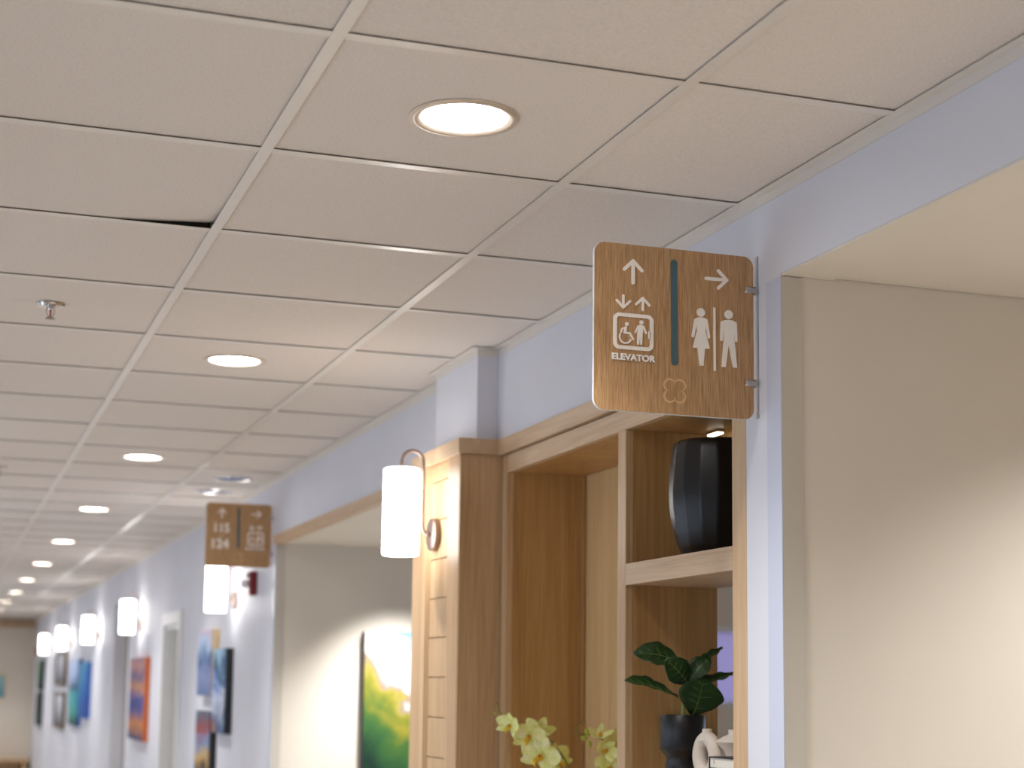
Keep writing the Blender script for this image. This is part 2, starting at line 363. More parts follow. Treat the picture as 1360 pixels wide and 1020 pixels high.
for y in ys[1:-1]:
    for ci, (xa, xb) in enumerate(cols):
        q = 'w' if ci < 4 else 'n'; a_ = xa+(0.0122 if ci else 0); b2 = xb-(0.0122 if ci < 4 else 0.0225)
        if ci == 0: q = 'l'
        if q not in tee_mesh:
            t_ = cpart('cross_tee', B(a_, b2, y-0.012, y+0.012, ZC+0.0002, ZC+0.0014).box(a_, b2, y-0.001, y+0.001, ZC+0.0014, ZC+0.03), 'tee_metal'); tee_mesh[q] = t_
        else:
            t_ = tee_mesh[q].copy(); COL.objects.link(t_)
            t_.location = Vector(((a_+b2)/2, y, ZC))-ceil.location; t_.location.z = tee_mesh[q].location.z
# wall angle along the right wall and round the pier head
an = MB()
def angle(mb, x0, x1, y0, y1): mb.box(x0, x1, y0, y1, ZC, ZC+0.0014)
angle(an, XW-0.022, XW-0.0005, Y0, 4.713); angle(an, XW-0.022, XW-0.0005, 5.194, YE-0.001)
angle(an, 1.498, XW-0.0005, 4.713, 4.7345); angle(an, 1.498, XW-0.0005, 5.1725, 5.194); angle(an, 1.498, 1.5195, 4.7345, 5.1725)
an.box(XW-0.0018, XW-0.0004, Y0, 4.713, ZC-0.02, ZC).box(XW-0.0018, XW-0.0004, 5.194, YE-0.001, ZC-0.02, ZC)
an.box(1.5182, 1.5196, 4.7345, 5.1725, ZC-0.02, ZC).box(1.5182, XW-0.0005, 4.7332, 4.7346, ZC-0.02, ZC)
cpart('wall_angle', an, 'tee_metal')
cpart('wall_angle', B(XL+0.0005, XL+0.022, Y0, YE-0.001, ZC, ZC+0.0014), 'tee_metal')

DL = [(GX+T/2, GY+T/2+4*T*n) for n in range(-1, 11)]
OFF = [(1.376, GY+T/2+T*9), (1.376, GY+T/2+T*10)]
HR = 0.088
def tile_mb(x0, x1, y0, y1, hole=None, lift=0.0):
    mb = MB(); g = 0.003; z0, z1 = ZC+0.0042, ZC+0.018; x0 += g; x1 -= g; y0 += g; y1 -= g
    if not hole:
        if not lift: return mb.box(x0, x1, y0, y1, z0, z1)
        N = 14; vs = []; fs = []          # a tile whose far corner has crept up out of the grid
        for z in (z0, z1):
            for i in range(N+1):
                for j in range(N+1):
                    a, b_ = x0+(x1-x0)*i/N, y0+(y1-y0)*j/N; dd = max(0.0, 1-math.hypot(x1-a, y1-b_)/0.24)
                    vs.append((a, b_, z+lift*dd**1.3))
        K = (N+1)**2
        for i in range(N):
            for j in range(N):
                a = i*(N+1)+j; fs += [(a, a+1, a+N+2, a+N+1), (K+a, K+a+N+1, K+a+N+2, K+a+1)]
        for i in range(N):
            for a, b_ in ((i*(N+1), (i+1)*(N+1)), (i*(N+1)+N, (i+1)*(N+1)+N), (i, i+1), (N*(N+1)+i, N*(N+1)+i+1)): fs.append((a, b_, K+b_, K+a))
        return mb.add(vs, fs)
    n = 32; vs = []; hx, hy = hole
    for z in (z0, z1):
        for k in range(n):
            a = 2*math.pi*k/n; vs.append((hx+HR*math.cos(a), hy+HR*math.sin(a), z))
        for k in range(n):
            a = 2*math.pi*k/n; dx, dy = math.cos(a), math.sin(a)
            tx = ((x1-hx)/dx if dx > 1e-6 else (x0-hx)/dx if dx < -1e-6 else 1e9); ty = ((y1-hy)/dy if dy > 1e-6 else (y0-hy)/dy if dy < -1e-6 else 1e9)
            t = min(tx, ty); px, py = hx+dx*t, hy+dy*t
            if k % 8 == 4: px = x1 if dx > 0 else x0; py = y1 if dy > 0 else y0
            vs.append((px, py, z))
    fs = []
    for k in range(n):
        j = (k+1) % n
        fs += [(k, j, n+j, n+k), (2*n+k, 3*n+k, 3*n+j, 2*n+j), (k, 2*n+k, 2*n+j, j), (n+k, n+j, 3*n+j, 3*n+k)]
    return mb.add(vs, fs)
proto = {}
for j in range(len(ys)-1):
    for ci, (xa, xb) in enumerate(cols):
        y0, y1 = ys[j], ys[j+1]
        if y1 > YE: y1 = YE
        cx, cy = (xa+xb)/2, (y0+y1)/2
        hole = next((h for h in DL+OFF if xa < h[0] < xb and y0 < h[1] < y1), None)
        lift = ci == 2 and abs(y0-(GY+T)) < 0.01
        key = (ci == 4, hole is not None, lift, round(y1-y0, 3))
        if key not in proto:
            o = cpart('ceiling_tile', tile_mb(xa, xb, y0, y1, hole, 0.014 if lift else 0), 'tile'); proto[key] = (o, o.location.copy()-Vector((cx, cy, 0)))
        else:
            o = proto[key][0].copy(); COL.objects.link(o); o.location = Vector((cx, cy, 0))+proto[key][1]

# ---------------------------------------------------------------- ceiling fixtures
def downlight(x, y, lit, label):
    t = thing('recessed_downlight' if lit else 'round_ceiling_fixture', label, 'ceiling light', (x, y, ZC+0.0038), 'lit downlights in a row' if lit else 'unlit round fixtures')
    pr_ = [(0.0800, 0.012), (0.0800, -0.0005), (0.0860, -0.0045), (0.0960, -0.0045), (0.1010, -0.0018), (0.1010, 0.0), (0.0865, 0.0003), (0.0865, 0.012)]
    mb = MB().lathe(pr_+[pr_[0]], n=48, close=False); mb.build('trim_ring', 'trim_ring' if lit else 'chrome', t, loc=(0, 0, 0), smooth=True)
    if lit:
        MB().lathe([(0.0005, 0.008), (0.0798, 0.008), (0.0798, 0.011), (0.0005, 0.011)], n=48, close=False).build('lens', 'lens', t, loc=(0, 0, 0))
        ld = bpy.data.lights.new('beam', 'SPOT'); ld.energy = BEAM_POWER; ld.spot_size = math.radians(112); ld.spot_blend = 1.0; ld.shadow_soft_size = 0.07; ld.color = (1, 0.985, 0.96)
        lo = bpy.data.objects.new('beam', ld); COL.objects.link(lo); lo.parent = t; lo.location = (0, 0, -0.008)
    else:
        MB().lathe([(0.0798, 0.006), (0.060, 0.030), (0.038, 0.050), (0.0005, 0.052)], n=32, close=False).build('reflector', 'chrome_blue_reflection', t, loc=(0, 0, 0), smooth=True)
        MB().lathe([(0.0005, 0.016), (0.020, 0.020), (0.026, 0.034), (0.0005, 0.045)], n=24, close=False).build('bulb', 'lamp_off', t, loc=(0, 0, 0), smooth=True)
    return t
dl_where = {0: 'in the ceiling out from the near beige alcove', 1: 'in the tile out from the restroom and elevator sign',
            2: 'in the tile out from the wooden pilaster sconce', 3: 'in the tile out from the room number sign', 4: 'in the tile out from the group of three blue paintings',
            5: 'in the tile out from the white door casing', 6: 'in the tile out from the dark recess opening', 7: 'in the tile just past the dark recess opening',
            8: 'in the tile out from the blue paintings', 9: 'in the tile out from the gold framed pictures', 10: 'in the tile out from the green painting', 11: 'in the tile nearest the beige end wall'}
for i, (x, y) in enumerate(DL): downlight(x, y, True, 'lit round recessed downlight '+dl_where[i])
for i, (x, y) in enumerate(OFF): downlight(x, y, False, 'unlit round silver ceiling fixture '+('just before' if i == 0 else 'just past')+' the room number sign')
def sprinkler(x, y, label):
    t = thing('fire_sprinkler', label, 'sprinkler', (x, y, ZC+0.0040), 'sprinkler heads')
    MB().lathe([(0.014, -0.0005), (0.034, -0.0005), (0.038, -0.003), (0.034, -0.008), (0.022, -0.007), (0.014, -0.004)], n=32, close=False).build('escutcheon', 'chrome', t, loc=(0, 0, 0), smooth=True)
    MB().lathe([(0.010, -0.0005), (0.012, -0.010), (0.008, -0.018)], n=16).build('body', 'chrome', t, loc=(0, 0, 0), smooth=True)
    for s_ in (-1, 1):
        MB().tube([(s_*0.009, 0, -0.012), (s_*0.011, 0, -0.022), (s_*0.007, 0, -0.034), (s_*0.002, 0, -0.040)], 0.0018, 8).build('frame_arm', 'chrome', t, loc=(0, 0, 0), smooth=True)
    MB().lathe([(0.0025, -0.018), (0.0025, -0.036)], n=10).build('bulb', 'lip_red', t, loc=(0, 0, 0), smooth=True)
    MB().lathe([(0.005, -0.038), (0.013, -0.041), (0.013, -0.0425), (0.004, -0.0425)], n=20).build('deflector', 'bronze', t, loc=(0, 0, 0), smooth=True)
sprinkler(0.256, 4.62, 'chrome fire sprinkler head hanging from the tile near the lifted tile')
sprinkler(0.256, 8.28, 'chrome fire sprinkler head further along the corridor from the lifted tile')

# ---------------------------------------------------------------- corner guards, wooden band
def guard(n, y, z0, z1, leg=0.058):
    t = 0.003
    o = struct(B(XW-t, XW-0.0003, y-t, y+leg, z0, z1).build('trim_%d' % n, 'guard', bevel=0.001))
    part('return_leg', B(XW-0.0003, XW+0.047, y-t, y, z0, z1), 'guard_warm_lit', o, bevel=0.0008)
guard(1, 2.9382, 0.1, SOF1-0.006)
guard(2, YS-0.0026, 0.1, SOF2-0.006)
struct(B(1.570, XW+0.02, 5.205, YS, BANDB, BANDT).build('trim_3', 'maple_y', bevel=0.001))

# ---------------------------------------------------------------- wooden pilaster
p = thing('wooden_pilaster', 'pale maple pilaster with panelled front carrying a glowing sconce beside the bookcase', 'column', (1.53, 4.94, 0))
part('core', B(1.476, 1.70, 4.696, 5.192, 0, BANDB-0.0005), 'maple_v', p)
part('side_panel', B(1.4555, 1.60, 4.688, 4.6955, 0, BANDB-0.0005), 'maple_v', p, bevel=0.0012)
part('stile', B(1.455, 1.4755, 4.696, 4.808, 0, BANDB-0.0005), 'maple_v', p, bevel=0.0015)
part('stile', B(1.455, 1.4755, 5.036, 5.192, 0, BANDB-0.0005), 'maple_v', p, bevel=0.0015)
part('bead', B(1.459, 1.4755, 5.022, 5.0355, 0, BANDB-0.0005), 'maple_v', p, bevel=0.004)
zz = BANDB-0.001
joints = [2.105+0.1213*k for k in range(-17, 3)]
edges_ = [0.02]+joints+[zz]
for k in range(len(edges_)-1):
    part('board', B(1.464, 1.4755, 4.8085, 5.0215, edges_[k]+0.0016, edges_[k+1]-0.0016), 'maple_x' if False else 'maple_v', p, bevel=0.001)
part('cornice', B(1.4465, XW-0.0008, 4.678, 5.203, BANDB, BANDT), 'maple_y', p, bevel=0.001)

# ---------------------------------------------------------------- built-in bookcase
bk = thing('built_in_bookcase', 'tall maple built-in bookcase with open bays set into the wall', 'bookcase', (1.71, 3.88, 0))
SH, SL = 2.015, 1.505
FX0, FX1, BX = XW, XW+0.020, 1.832
part('stile', B(FX0, FX1, 3.0945, 3.160, 0, BANDB-0.004), 'maple_v', bk, bevel=0.001)
part('stile', B(FX0, FX1, 4.630, 4.676, 0, BANDB-0.004), 'maple_v', bk, bevel=0.001)
part('divider_post', B(FX0, FX1, 3.736, 3.785, 0, 2.3465), 'maple_v', bk, bevel=0.001)
part('top_rail', B(FX0, FX1, 3.1605, 4.6295, 2.347, BANDB-0.004), 'maple_y', bk, bevel=0.001)
part('cornice', B(1.571, FX1, 3.0945, 4.6775, BANDB, BANDT), 'maple_y', bk, bevel=0.001)
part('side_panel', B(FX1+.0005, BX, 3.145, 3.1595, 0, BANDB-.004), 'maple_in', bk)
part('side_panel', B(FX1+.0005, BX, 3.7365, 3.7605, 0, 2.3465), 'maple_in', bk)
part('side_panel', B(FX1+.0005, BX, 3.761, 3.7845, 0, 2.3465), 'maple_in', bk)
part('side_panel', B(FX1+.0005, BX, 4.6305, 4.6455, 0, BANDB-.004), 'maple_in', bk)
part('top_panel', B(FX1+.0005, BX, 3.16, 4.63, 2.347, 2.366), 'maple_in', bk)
part('back_panel', B(BX+.0005, BX+.012, 3.785, 4.6455, 0, 2.37), 'maple_back_lit', bk)
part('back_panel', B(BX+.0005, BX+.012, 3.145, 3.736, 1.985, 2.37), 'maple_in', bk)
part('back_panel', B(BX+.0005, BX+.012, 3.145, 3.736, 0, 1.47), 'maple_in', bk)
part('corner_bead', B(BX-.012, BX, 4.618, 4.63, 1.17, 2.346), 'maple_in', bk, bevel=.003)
part('shelf', B(FX0, BX, 3.1605, 3.7355, SH-0.052, SH), 'maple_y', bk, bevel=0.001)
part('shelf', B(FX0, BX, 3.1605, 3.7355, SL-0.052, SL), 'maple_y', bk, bevel=0.001)
part('shelf', B(FX0, BX, 3.7855, 4.6295, 1.12, 1.165), 'maple_y', bk, bevel=0.001)
led = thing('cabinet_light', 'small glowing light bar under the bookcase top above the black vase', 'light', (1.80, 3.64, 2.3465))
part('housing', B(1.786, 1.806, 3.64, 3.70, 2.340, 2.3465), 'nickel', led)
part('diffuser', B(1.788, 1.804, 3.642, 3.698, 2.336, 2.3398), 'led', led)

# ---------------------------------------------------------------- sconces
def sconce():
    t = thing('wall_sconce', 'x', 'wall light', (0, 0, 0))
    # local: wall at x = 0, room towards -x, origin at plate centre
    def lx(prof, n=32):          # lathe about the x axis
        mb = MB().lathe(prof, n=n); mb.v = [(-c_, a, b_) for a, b_, c_ in mb.v]; return mb
    lx([(0.050, 0.0006), (0.0515, 0.004), (0.0515, 0.018), (0.047, 0.021), (0.0005, 0.0215)], 40).build('backplate', 'bronze', t, loc=(0, 0, 0), smooth=True)
    lx([(0.009, 0.0217), (0.009, 0.030), (0.004, 0.036)], 16).build('knob', 'bronze', t, loc=(0, 0, 0), smooth=True)
    A = [(-0.030, 0, 0.0), (-0.036, 0, 0.003), (-0.043, 0, 0.012), (-0.046, 0, 0.030), (-0.046, 0, 0.225)]
    for k in range(1, 13):
        a = math.pi*k/12; A.append((-0.046-0.0345*(1-math.cos(a)), 0, 0.225+0.0345*math.sin(a)*1.02))
    A.append((-0.115, 0, 0.203))
    MB().tube(A, 0.0055, 12).build('arm', 'bronze', t, loc=(0, 0, 0), smooth=True)
    MB().lathe([(0.007, 0.2025), (0.007, 0.226)], (-0.115, 0, 0), 16).build('socket_collar', 'bronze', t, loc=(0, 0, 0), smooth=True)
    sh = MB().lathe([(0.050, -0.069), (0.0555, -0.067), (0.057, -0.062), (0.057, 0.194), (0.0555, 0.199), (0.050, 0.2015)], (-0.115, 0, 0), 40)
    sh.build('shade', 'shade', t, loc=(0, 0, 0), smooth=True)
    return t
s0 = sconce()
SC = [(1.4637, 4.955, 2.182, 'glowing white cylinder sconce with bronze arm mounted on the wooden pilaster'),
      (XW, 9.27, 2.180, 'glowing white cylinder sconce on the wall beside the red fire alarm'),
      (XW, 13.72, 2.180, 'glowing white cylinder sconce on the wall above the orange painting'),
      (XW, 17.30, 2.180, 'glowing white cylinder sconce on the wall between the recess and the blue paintings'),
      (XW, 20.85, 2.180, 'glowing white cylinder sconce on the wall above the gold framed pictures'),
      (XW, 24.30, 2.180, 'glowing white cylinder sconce on the wall above the green painting')]
for i, (x, y, z, lab) in enumerate(SC):
    o = s0 if i == 0 else copy_tree(s0)
    o.location = (x, y, z); tag(o, lab, 'wall light', 'cylinder sconces along the corridor')
for y, lab in ((8.70, 'glowing white cylinder sconce on the window wall opposite the room number sign, added out of view for light'), (12.3, 'glowing white cylinder sconce on the window wall opposite the white door, added out of view for light'),  # unseen sconces added to brighten the far corridor
               (15.9, 'glowing white cylinder sconce on the window wall opposite the recess, added out of view for light'), (19.5, 'glowing white cylinder sconce on the window wall opposite the blue paintings, added out of view for light'),
               (23.1, 'glowing white cylinder sconce on the window wall opposite the gold framed pictures, added out of view for light'), (26.8, 'glowing white cylinder sconce on the window wall opposite the green canvases, added out of view for light')):
    o = copy_tree(s0); o.location = (XL, y, 2.180); o.rotation_euler = (0, 0, math.pi); tag(o, lab, 'wall light', 'cylinder sconces along the corridor')

# ---------------------------------------------------------------- hanging blade signs
def capsule(mb, p_, q_, w_, y0, y1, n=8, flat=False):
    P_, Q_ = Vector(p_), Vector(q_); d = (Q_-P_).normalized(); a0 = math.atan2(d.y, d.x); pts = []
    for c_, st in ((Q_, a0-math.pi/2), (P_, a0+math.pi/2)):
        for k in range(n+1):
            a = st+math.pi*k/n; pts.append((c_.x+w_/2*math.cos(a), c_.y+w_/2*math.sin(a)))
    return mb.prism(pts, y0, y1)
def disc(mb, c_, r, y0, y1, n=24): return mb.prism([(c_[0]+r*math.cos(2*math.pi*k/n), c_[1]+r*math.sin(2*math.pi*k/n)) for k in range(n)], y0, y1)
def rrect(u0, v0, u1, v1, r, n=8):
    pts = []
    for cx, cy, st in ((u1-r, v0+r, -90), (u1-r, v1-r, 0), (u0+r, v1-r, 90), (u0+r, v0+r, 180)):
        for k in range(n+1):
            a = math.radians(st+90*k/n); pts.append((cx+r*math.cos(a), cy+r*math.sin(a)))
    return pts
def text_part(body, u0, v0, u1, v1, y0, y1, mat, par, name, bold=0.0):
    cu = bpy.data.curves.new('text', 'FONT'); cu.body = body; cu.size = 1; cu.extrude = 0.5; cu.offset = bold; cu.resolution_u = 4
    to = bpy.data.objects.new('text', cu); COL.objects.link(to)
    dg = bpy.context.evaluated_depsgraph_get(); me = bpy.data.meshes.new_from_object(to.evaluated_get(dg))
    bpy.data.objects.remove(to); bpy.data.curves.remove(cu)
    xs = [v_.co.x for v_ in me.vertices]; yy = [v_.co.y for v_ in me.vertices]
    ax, bx, ay_, by_ = min(xs), max(xs), min(yy), max(yy)
    for v_ in me.vertices:
        x, y, z = v_.co
        v_.co = (u0+(x-ax)/(bx-ax)*(u1-u0), y0 if z > 0 else y1, v0+(y-ay_)/(by_-ay_)*(v1-v0))
    me.materials.clear(); me.materials.append(M[mat]); me.update()
    o = bpy.data.objects.new(name, me); COL.objects.link(o); o.parent = par
    return o
F0, F1 = -0.0032, -0.0012          # raised graphics: front and back (local y)
def put(mb, name, mat, par, s_=0.001):
    mb.v = [(a*s_, b_, c_*s_) for a, b_, c_ in mb.v]
    return mb.build(name, mat, par, loc=(0, 0, 0))
def arrow(par, tip, tail, wa, wb, w_, name='arrow'):
    mb = MB(); capsule(mb, tip, tail, w_, F0, F1); capsule(mb, tip, wa, w_, F0+.00005, F1); capsule(mb, tip, wb, w_, F0+.0001, F1)
    return put(mb, name, 'cream', par)
def elevator_icon(par, du, dv, cap):
    t = lambda p_: (p_[0]+du, p_[1]+dv)
    arrow(par, t((63.2, 211.5)), t((63.3, 236)), t((49, 225.3)), t((78, 225.3)), 5.2)
    arrow(par, t((105.8, 234.5)), t((105.8, 210)), t((91.3, 220.5)), t((120.5, 220.5)), 5.2)
    mb = MB(); mb.ring(rrect(41.5+du, 126+dv, 129.5+du, 200.3+dv, 13), rrect(49.3+du, 133.6+dv, 121.7+du, 192.8+dv, 6), F0, F1)
    mb.prism([t((118.2, 152)), t((123, 152)), t((123, 167)), t((118.2, 167))], F0, F1); put(mb, 'lift_car_outline', 'cream', par)
    mb = MB(); disc(mb, t((71, 178)), 4, F0, F1)
    for a, b_, w_ in (((68.5, 170.5), (66.5, 160.5), 5.5), ((68.5, 171), (60.5, 167.5), 3.6), ((60.5, 167.5), (58.6, 160.5), 3.4), ((66.5, 160.2), (78, 159.5), 4.2), ((78, 159.5), (85.4, 147.8), 4)):
        capsule(mb, t(a), t(b_), w_, F0, F1)
    arc = [t((68.3+12.6*math.cos(math.radians(a)), 151.5+12.6*math.sin(math.radians(a)))) for a in range(155, 336, 15)]
    for a, b_ in zip(arc, arc[1:]): capsule(mb, a, b_, 3.4, F0, F1, 5)
    put(mb, 'wheelchair_symbol', 'cream', par)
    mb = MB(); disc(mb, t((103.1, 184.1)), 4.3, F0, F1)
    mb.prism([t(q) for q in ((95.5, 177.2), (99, 178.6), (104, 178.9), (108.2, 177.2), (105.6, 160), (104.6, 138.4), (100.4, 138.4), (99.7, 157), (98.2, 138.2), (93.6, 138.0), (93.9, 160))], F0, F1)
    capsule(mb, t((95.8, 175.8)), t((89.9, 162.6)), 3.4, F0, F1); capsule(mb, t((107.4, 175.8)), t((113.4, 162.6)), 3.4, F0, F1)
    put(mb, 'standing_symbol', 'cream', par)
    text_part('ELEVATOR', *cap, F0-0.0008, F1, 'letter_white', par, 'lettering', 0.028)
def blade_sign(label, loc, scale):
    t = thing('hanging_sign', label, 'sign', loc)
    Wd, Hd = 356, 344
    put(MB().prism(rrect(0, 0, Wd, Hd, 23), 0.0, 0.006), 'acrylic_backing', 'acrylic', t)
    put(MB().prism(rrect(1.0, 1.0, Wd-.4, Hd-.6, 22), -0.0011, -0.0001), 'oak_face', 'sign_oak', t)
    arrow(t, (84.5, 309.5), (84.6, 264), (65.5, 291), (103.8, 291), 7.4, 'arrow')
    arrow(t, (294.5, 289.2), (247, 288.5), (275.2, 307.0), (275.2, 271), 7.0, 'arrow')
    capsule(MB(), (0, 0), (1, 0), 1, 0, 1)
    put(capsule(MB(), (174.6, 313.5), (176.6, 108.5), 14, F0, F1), 'divider_bar', 'teal', t)
    ctr = (177, 49); o_, i_ = [], []
    for k in range(96):
        a = 2*math.pi*k/96; s_ = abs(math.sin(2*a))
        r = 16.2+13.8*s_**0.55; r2 = r-4.6
        o_.append((ctr[0]+r*math.cos(a), ctr[1]+r*math.sin(a))); i_.append((ctr[0]+r2*math.cos(a), ctr[1]+r2*math.sin(a)))
    put(MB().ring(o_, i_, -0.0016, F1), 'clover_emblem', 'logo_tan', t)
    for vz in (273.5, 77.5):
        cl = MB(); cl.lathe([(8.6, 335.5), (8.9, 336.5), (8.9, 361.5), (8.2, 363)], n=24)
        cl.v = [(c_*0.001, a*0.001+0.0045, b_*0.001+vz*0.001) for a, b_, c_ in cl.v]
        cl.build('edge_clip', 'nickel', t, loc=(0, 0, 0), smooth=True)
    put(MB().prism(rrect(363.2, 4, 365.5, 346, 1, 3), -0.006, 0.010), 'wall_plate', 'glass', t)
    t.scale = (scale,)*3
    return t
sg = blade_sign('wooden hanging sign with restroom figures, ELEVATOR lettering and white arrows', (1.2145, 3.03, 2.2625), 1.0)
elevator_icon(sg, 0, 0, (0.0392, 0.1038, 0.1332, 0.1172))
mb = MB(); disc(mb, (235.2, 216), 9.2, F0, F1)
mb.prism([(222, 201.5), (227, 204.8), (235.4, 206), (243.5, 205), (248.6, 202), (246.5, 190), (245.2, 178), (255, 142.2), (243.8, 141.6), (241, 105.6), (232, 105.4), (227.5, 141.6), (217, 141.2), (226.3, 177.5), (224.8, 190)], F0, F1)
for a, b_ in (((223.5, 199.5), (217.8, 167.5)), ((247.2, 200.5), (252.8, 168))): capsule(mb, a, b_, 6.2, F0, F1)
for a, b_ in (((217.8, 168), (217.6, 165.5)), ((252.8, 168.5), (253.2, 166))): capsule(mb, a, b_, 6.2, F0, F1)
put(mb, 'woman_symbol', 'cream', sg)
mb = MB(); disc(mb, (298.2, 216.9), 9.4, F0, F1)
mb.prism([(283, 201.5), (289, 204.6), (298.4, 205.6), (308, 205.2), (313.6, 202), (311.2, 190), (310.6, 168), (317, 107.2), (307.6, 107), (298, 154), (290.9, 106.6), (281.8, 106.5), (287, 166), (286.6, 190)], F0, F1)
for a, b_ in (((283.6, 199), (282, 163.5)), ((313.6, 199.5), (315, 164))): capsule(mb, a, b_, 6.4, F0, F1)
put(mb, 'man_symbol', 'cream', sg)
put(MB().prism([(263.9, 97), (268.7, 97), (268.1, 228.8), (263.7, 228.8)], F0, F1), 'divider_line', 'cream', sg)
sg2 = blade_sign('wooden hanging sign with room numbers 115 and 124 beside the elevator symbol', (1.2440, 8.235, 2.2905), 0.925)
elevator_icon(sg2, 184, -8, (0.218, 0.0955, 0.321, 0.1085))
text_part('115', 0.048, 0.184, 0.127, 0.233, F0, F1, 'cream', sg2, 'room_number', 0.03)
text_part('~', 0.080, 0.162, 0.096, 0.168, F0, F1, 'cream', sg2, 'dash', 0.0)
text_part('124', 0.036, 0.099, 0.127, 0.150, F0, F1, 'cream', sg2, 'room_number', 0.03)

# ---------------------------------------------------------------- fire alarms
def alarm(y, z, label):
    t = thing('fire_alarm', label, 'fire alarm', (XW-0.0003, y, z), 'red fire alarms')
    B(-0.042, 0, -0.052, 0.052, -0.062, 0.062).build('housing', 'red', t, loc=(0, 0, 0), bevel=0.005)
    MB().lathe([(0.028, -0.022), (0.030, 0.0), (0.026, 0.018)], (-0.050, 0, 0), 20).build('strobe_lens', 'strobe', t, loc=(0, 0, 0), smooth=True)
    B(-0.0445, -0.042, -0.045, 0.045, 0.030, 0.054).build('grille', 'dark_edge', t, loc=(0, 0, 0))
alarm(8.70, 2.240, 'red wall fire alarm with white strobe next to the room number sign')
alarm(27.55, 2.20, 'small red wall fire alarm near the beige end wall')

# ---------------------------------------------------------------- pictures
def canvas(label, y0, y1, z0, z1, artm, edgem, group='canvases along the corridor wall', d=0.042, name='canvas_painting'):
    t = thing(name, label, 'painting', (XW-0.0004, (y0+y1)/2, z0), group)
    part('canvas_edge', B(XW-d, XW-0.0004, y0, y1, z0, z1), edgem, t)
    part('painted_face', B(XW-d-0.0012, XW-d-0.0001, y0+.001, y1-.001, z0+.001, z1-.001), artm, t)
canvas('blue and lilac canvas with cream edge, uppermost of the three staggered paintings', 9.80, 10.34, 1.645, 2.035, 'art_dusk', 'cream_edge')
canvas('tall canvas with a white stream on deep blue, tallest of the three staggered paintings', 9.30, 9.74, 1.440, 1.915, 'art_river', 'dark_edge')
canvas('dark canvas with red and yellow strokes, lowest of the three staggered paintings', 9.79, 10.33, 1.10, 1.555, 'art_night', 'dark_edge')
canvas('orange and purple canvas with bright orange edge beside the door casing', 13.02, 14.02, 1.272, 1.915, 'art_orange', 'orange_edge')
canvas('plain deep blue canvas hung higher beside the teal one', 18.0, 19.0, 1.345, 1.935, 'art_blue', 'blue_edge')
canvas('pale blue and teal canvas hung lower, next to the deep blue one', 19.1, 20.3, 1.235, 1.975, 'art_teal', 'blue_edge')
def framed(label, y0, y1, z0, z1):
    t = thing('framed_picture', label, 'picture', (XW-0.0004, (y0+y1)/2, z0), 'gold framed pictures'); f = 0.055
    for q in ((y0, y0+f, z0, z1), (y1-f, y1, z0, z1), (y0+f, y1-f, z0, z0+f*.6), (y0+f, y1-f, z1-f*.6, z1)):
        part('frame_rail', B(XW-0.035, XW-0.0004, *q), 'gold', t, bevel=0.006)
    part('picture', B(XW-0.02, XW-0.0006, y0+f, y1-f, z0+f*.6, z1-f*.6), 'art_grey', t)
framed('grey picture in thin gold frame, upper of the framed pair', 21.3, 22.9, 1.68, 2.10)
framed('grey picture in gold frame, lower of the framed pair', 21.3, 22.9, 1.14, 1.60)
canvas('green canvas, upper of the two before the end wall', 25.6, 26.7, 1.60, 2.05, 'art_green', 'dark_edge')
canvas('dark teal canvas, lower of the two before the end wall', 25.7, 26.8, 1.08, 1.57, 'art_deep', 'dark_edge')
t = thing('landscape_painting', 'large mountain landscape canvas with green hills on the lounge wall', 'painting', (2.56, YS-0.003, 0.95))
part('canvas_edge', B(2.035, 3.08, YS-0.052, YS-0.003, 0.95, 1.985), 'dark_edge', t)
part('painted_face', B(2.036, 3.079, YS-0.0532, YS-0.0521, 0.951, 1.984), 'art_mountain', t)
t = thing('wall_picture', 'pale blue picture on the beige end wall', 'picture', (0.75, YE-0.0004, 1.45))
part('frame', B(0.35, 1.16, YE-0.03, YE-0.0004, 1.45, 1.85), 'cream_edge', t)
part('picture', B(0.37, 1.14, YE-0.0312, YE-0.0301, 1.47, 1.83), 'art_sky', t)
# low wooden chest at the end
t = thing('wooden_bench', 'low wooden bench against the beige end wall', 'bench', (0.8, YE-0.25, 0))
part('seat', B(0.1, 1.56, YE-0.50, YE-0.002, 0.45, 0.50), 'maple_y', t, bevel=0.003)
for x in (0.14, 1.46): part('leg_panel', B(x, x+0.06, YE-0.48, YE-0.02, 0, 0.4495), 'maple_v', t)
part('back_apron', B(0.2005, 1.4595, YE-0.06, YE-0.03, 0.2, 0.4495), 'maple_y', t)

# ---------------------------------------------------------------- door in the corridor wall
d = struct(B(XW+0.075, XW+0.115, DOOR_Y[0]+0.03, DOOR_Y[1]-0.03, 0.005, DOOR_Z-0.03).build('door_1', 'door_paint', bevel=0.002))
def dpart(name, mb, mat, **k): return part(name, mb, mat, d, **k)
dpart('jamb', B(XW+0.0005, XW+TH, DOOR_Y[0]+0.0005, DOOR_Y[0]+0.029, 0, DOOR_Z-0.0005), 'white_trim')
dpart('jamb', B(XW+0.0005, XW+TH, DOOR_Y[1]-0.029, DOOR_Y[1]-0.0005, 0, DOOR_Z-0.0005), 'white_trim')
dpart('head_jamb', B(XW+0.0005, XW+TH, DOOR_Y[0]+0.0295, DOOR_Y[1]-0.0295, DOOR_Z-0.029, DOOR_Z-0.0005), 'white_trim')
dpart('door_stop', B(XW+0.05, XW+0.0745, DOOR_Y[1]-0.045, DOOR_Y[1]-0.0295, 0, DOOR_Z-0.03), 'white_trim')
CW = 0.085
dpart('casing', B(XW-0.020, XW-0.0003, DOOR_Y[0]-CW, DOOR_Y[0], 0, DOOR_Z+CW), 'white_trim', bevel=0.003)
